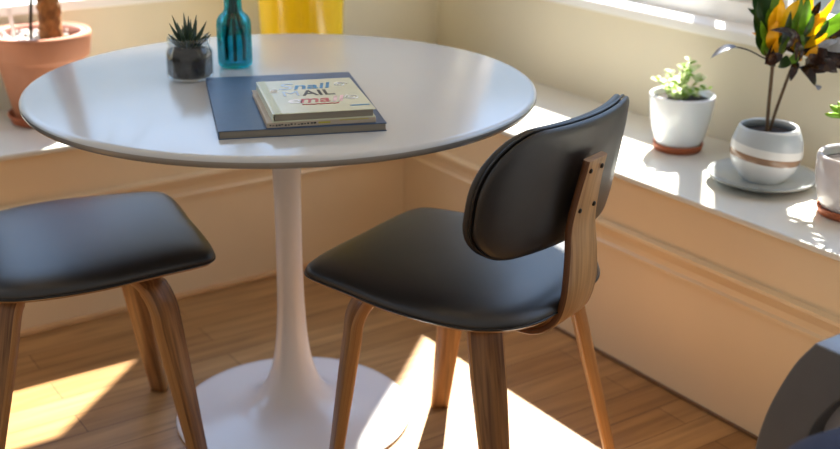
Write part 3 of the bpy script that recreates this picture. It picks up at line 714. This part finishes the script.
# ------------------------------------------------------------------ pot at the right edge
rp_ = V((1.168, .018, LEDGE))
clay_saucer(rp_, .069, 'terracotta saucer under the pot cut by the right edge of the picture')
r_ = thing('potted_succulent', 'pale speckled pot with a bright green succulent, furthest right on the ledge', 'plant', rp_ + V((0, 0, .0055)))
g = MB(); g.lathe([(0, 0), (.052, 0), (.058, .004), (.070, .030), (.0785, .065), (.0815, .095), (.081, .116), (.079, .123), (.076, .1255), (.072, .124), (.070, .118), (.070, .1), (0, .098)], n=64); g.build('pot', M['speckle'], r_)
g = MB(); g.lathe([(0, .108), (.03, .109), (.0705, .106)], n=40); g.build('soil', M['soil'], r_)
su = MB(); sk = MB(); ra = random.Random(4)
for (hx, hy, hz, sc) in ((-.042, -.010, .208, 1), (.03, .015, .19, .9), (.0, -.03, .175, .8)):
    sk.tube(smooth_curve([(hx * .3, hy * .3, .105), (hx * .5, hy * .6, .15), (hx, hy, hz)], 5), .004, 7)
    for q in range(20):
        a = q * 2.39996; el = radians(-15 + q * 4.2); l = (.046 - q * .0011) * sc
        dr = V((cos(a) * cos(el), sin(a) * cos(el), sin(el))); b0 = V((hx, hy, hz))
        su.tube([b0, b0 + dr * l * .3, b0 + dr * l * .65 + V((0, 0, .002)), b0 + dr * l * .9 + V((0, 0, .004)), b0 + dr * l + V((0, 0, .005))], [.002, .005, .0062, .004, .0006], 7)
su.build('leaves', M['succulent'], r_); sk.build('stems', M['leaf_lime'], r_)

# ------------------------------------------------------------------ grey armchair in the lower right corner
ZA = .56; AX = V((.8383, -.7534, 0))
ac = thing('armchair', 'dark grey armchair with a sloping arm front at the lower right edge', 'armchair', (AX.x, AX.y, 0), PHI1)
# local x runs along the right wall toward the camera, local y points to the wall
OUTER = [V((x, 0, z)) for x, z in [(0, ZA), (-.030, .512), (-.057, .445), (-.071, .394), (-.079, .339), (-.084, .25), (-.078, .12), (-.068, .0)]]
OUTER = smooth_curve(OUTER, 4) + [V((.60, 0, 0)), V((.62, 0, .2)), V((.62, 0, ZA - .05)), V((.60, 0, ZA - .012)), V((.56, 0, ZA)), V((.3, 0, ZA)), V((.05, 0, ZA))]
INNER = [V((x, 0, z)) for x, z in [(.003, .34), (.012, .415), (.034, .465), (.063, .50), (.12, .520), (.25, .522), (.45, .522), (.50, .47), (.51, .30), (.50, .15), (.45, .10), (.25, .085), (.08, .10), (.01, .17), (.003, .25)]]
INNER = smooth_curve(INNER + [INNER[0]], 4)[:-1]
def arm(y0, y1, parent):
    me = bpy.data.meshes.new('arm'); bm = bmesh.new()
    rings = {}
    for nm, pts in (('o', OUTER), ('i', INNER)):
        for y in (y0, y1): rings[nm, y] = [bm.verts.new((p.x, y, p.z)) for p in pts]
    for nm, mi in (('o', 1), ('i', 0)):
        a, b = rings[nm, y0], rings[nm, y1]
        for k in range(len(a)):
            f = bm.faces.new((a[k], a[(k + 1) % len(a)], b[(k + 1) % len(a)], b[k])); f.material_index = mi; f.smooth = True
    for y in (y0, y1):
        ed = []
        for nm in 'oi':
            r = rings[nm, y]
            for k in range(len(r)):
                ed.append(bm.edges.get((r[k], r[(k + 1) % len(r)])))
        res = bmesh.ops.triangle_fill(bm, use_beauty=True, edges=ed)
        for f in res['geom']:
            if isinstance(f, bmesh.types.BMFace): f.material_index = 0; f.smooth = False
    bmesh.ops.recalc_face_normals(bm, faces=bm.faces); bm.to_mesh(me); bm.free()
    for m in (M['grey_shell'], M['grey_rim_lit']): me.materials.append(m)
    o = bpy.data.objects.new('arm', me); COL.objects.link(o); o.parent = parent
    md = o.modifiers.new('Bevel', 'BEVEL'); md.width = .003; md.segments = 2; md.limit_method = 'ANGLE'; md.angle_limit = radians(50)
    bt = MB(); bt.lathe([(.010, 0), (.010, .004), (.007, .006), (0, .0065)], n=16, c=(.052, (y0 + y1) / 2, ZA)); bt.build('bolt', M['bolt'], o)
    pn = MB(); pn.box((.255, (y0 + y1) / 2, .305), (.49, .016, .43)); pn.build('side_pad', M['pale_pad'], o, bevel=.006)
arm(0, .085, ac); arm(.345, .43, ac)
se = MB(); se.box((.26, .215, .30), (.50, .256, .10)); se.build('seat', M['pale_pad'], ac, bevel=.03)
bk = MB(); bk.box((.56, .215, .50), (.09, .256, .56)); bk.build('backrest', M['pale_pad'], ac, bevel=.03)
# navy pouffe in front of it
pf = MB(); pf.lathe([(0, 0), (.14, 0), (.165, .02), (.178, .10), (.180, .36), (.176, .48), (.162, .535), (.125, .566), (.06, .577), (0, .579)], n=56)
pf = pf.build('pouffe', M['navy'], loc=(.850, -1.105, 0))
tag(pf, 'rounded navy fabric pouffe at the bottom right corner, before the armchair', 'pouffe')

# ------------------------------------------------------------------ light
sun = bpy.data.lights.new('sun', 'SUN'); so_ = bpy.data.objects.new('sun', sun); COL.objects.link(so_)
sun.energy = 22.0; sun.angle = radians(.8); sun.color = (1, .94, .84)
dirv = V((-.23, -.973, -1.19)).normalized()
so_.rotation_euler = dirv.to_track_quat('-Z', 'Y').to_euler(); so_.location = (.6, 3, 4)

wd = bpy.data.worlds.new('World'); bpy.context.scene.world = wd; wd.use_nodes = True
N, L = wd.node_tree.nodes, wd.node_tree.links
bg = N['Background']; tc = N.new('ShaderNodeTexCoord'); sx = N.new('ShaderNodeSeparateXYZ'); L.new(tc.outputs['Generated'], sx.inputs[0])
# daylight outside the windows (+y): bright sky above a darker belt of trees and houses;
# the dim warm rest of the room behind the camera (-y)
def ramp(stops):
    r = N.new('ShaderNodeValToRGB'); e = r.color_ramp.elements
    e[0].position, e[0].color = stops[0][0], stops[0][1] + (1,); e[1].position, e[1].color = stops[-1][0], stops[-1][1] + (1,)
    for p_, c_ in stops[1:-1]:
        q = e.new(p_); q.color = c_ + (1,)
    return r
sky = ramp([(.44, (.22, .25, .25)), (.52, (.26, .33, .40)), (.62, (.38, .50, .62)), (.70, (1.12, 1.58, 2.35)), (1, (1.1, 1.7, 2.9))])
mz = N.new('ShaderNodeMapRange'); mz.inputs['From Min'].default_value = -1; mz.inputs['From Max'].default_value = 1
nzw = N.new('ShaderNodeTexNoise'); nzw.inputs['Scale'].default_value = 5; L.new(tc.outputs['Generated'], nzw.inputs['Vector'])
md = N.new('ShaderNodeMath'); md.operation = 'MULTIPLY_ADD'; md.inputs[1].default_value = .22; L.new(nzw.outputs['Fac'], md.inputs[0]); 
sb = N.new('ShaderNodeMath'); sb.operation = 'SUBTRACT'; sb.inputs[1].default_value = .11; L.new(sx.outputs['Z'], sb.inputs[0]); L.new(sb.outputs[0], md.inputs[2])
L.new(md.outputs[0], mz.inputs['Value']); L.new(mz.outputs[0], sky.inputs['Fac'])
mr = N.new('ShaderNodeMapRange'); mr.inputs['From Min'].default_value = -.25; mr.inputs['From Max'].default_value = .12
L.new(sx.outputs['Y'], mr.inputs['Value'])
mw = N.new('ShaderNodeMix'); mw.data_type = 'RGBA'; L.new(mr.outputs[0], mw.inputs[0]); mw.inputs[6].default_value = (.27, .26, .245, 1); L.new(sky.outputs['Color'], mw.inputs[7])
L.new(mw.outputs[2], bg.inputs['Color']); bg.inputs['Strength'].default_value = 1.25

# ------------------------------------------------------------------ camera
cd = bpy.data.cameras.new('camera'); cam = bpy.data.objects.new('camera', cd); COL.objects.link(cam)
pitch, roll = .362, .011
fw = V((0, cos(pitch), -sin(pitch))); rt = V((1, 0, 0)); up = rt.cross(fw)
r2 = rt * cos(roll) + up * sin(roll); u2_ = up * cos(roll) - rt * sin(roll)
Mc = Matrix((r2, u2_, -fw)).transposed().to_4x4(); Mc.translation = V((.27333, -2.22286, 1.29048))
cam.matrix_world = Mc
cd.sensor_width = 36; cd.lens = 36 * 1145.464 / 840; cd.clip_start = .05
cd.dof.use_dof = True; cd.dof.focus_distance = 2.0; cd.dof.aperture_fstop = 2.6
bpy.context.scene.camera = cam
vs_ = bpy.context.scene.view_settings
vs_.view_transform = 'Standard'; vs_.exposure = 0.3
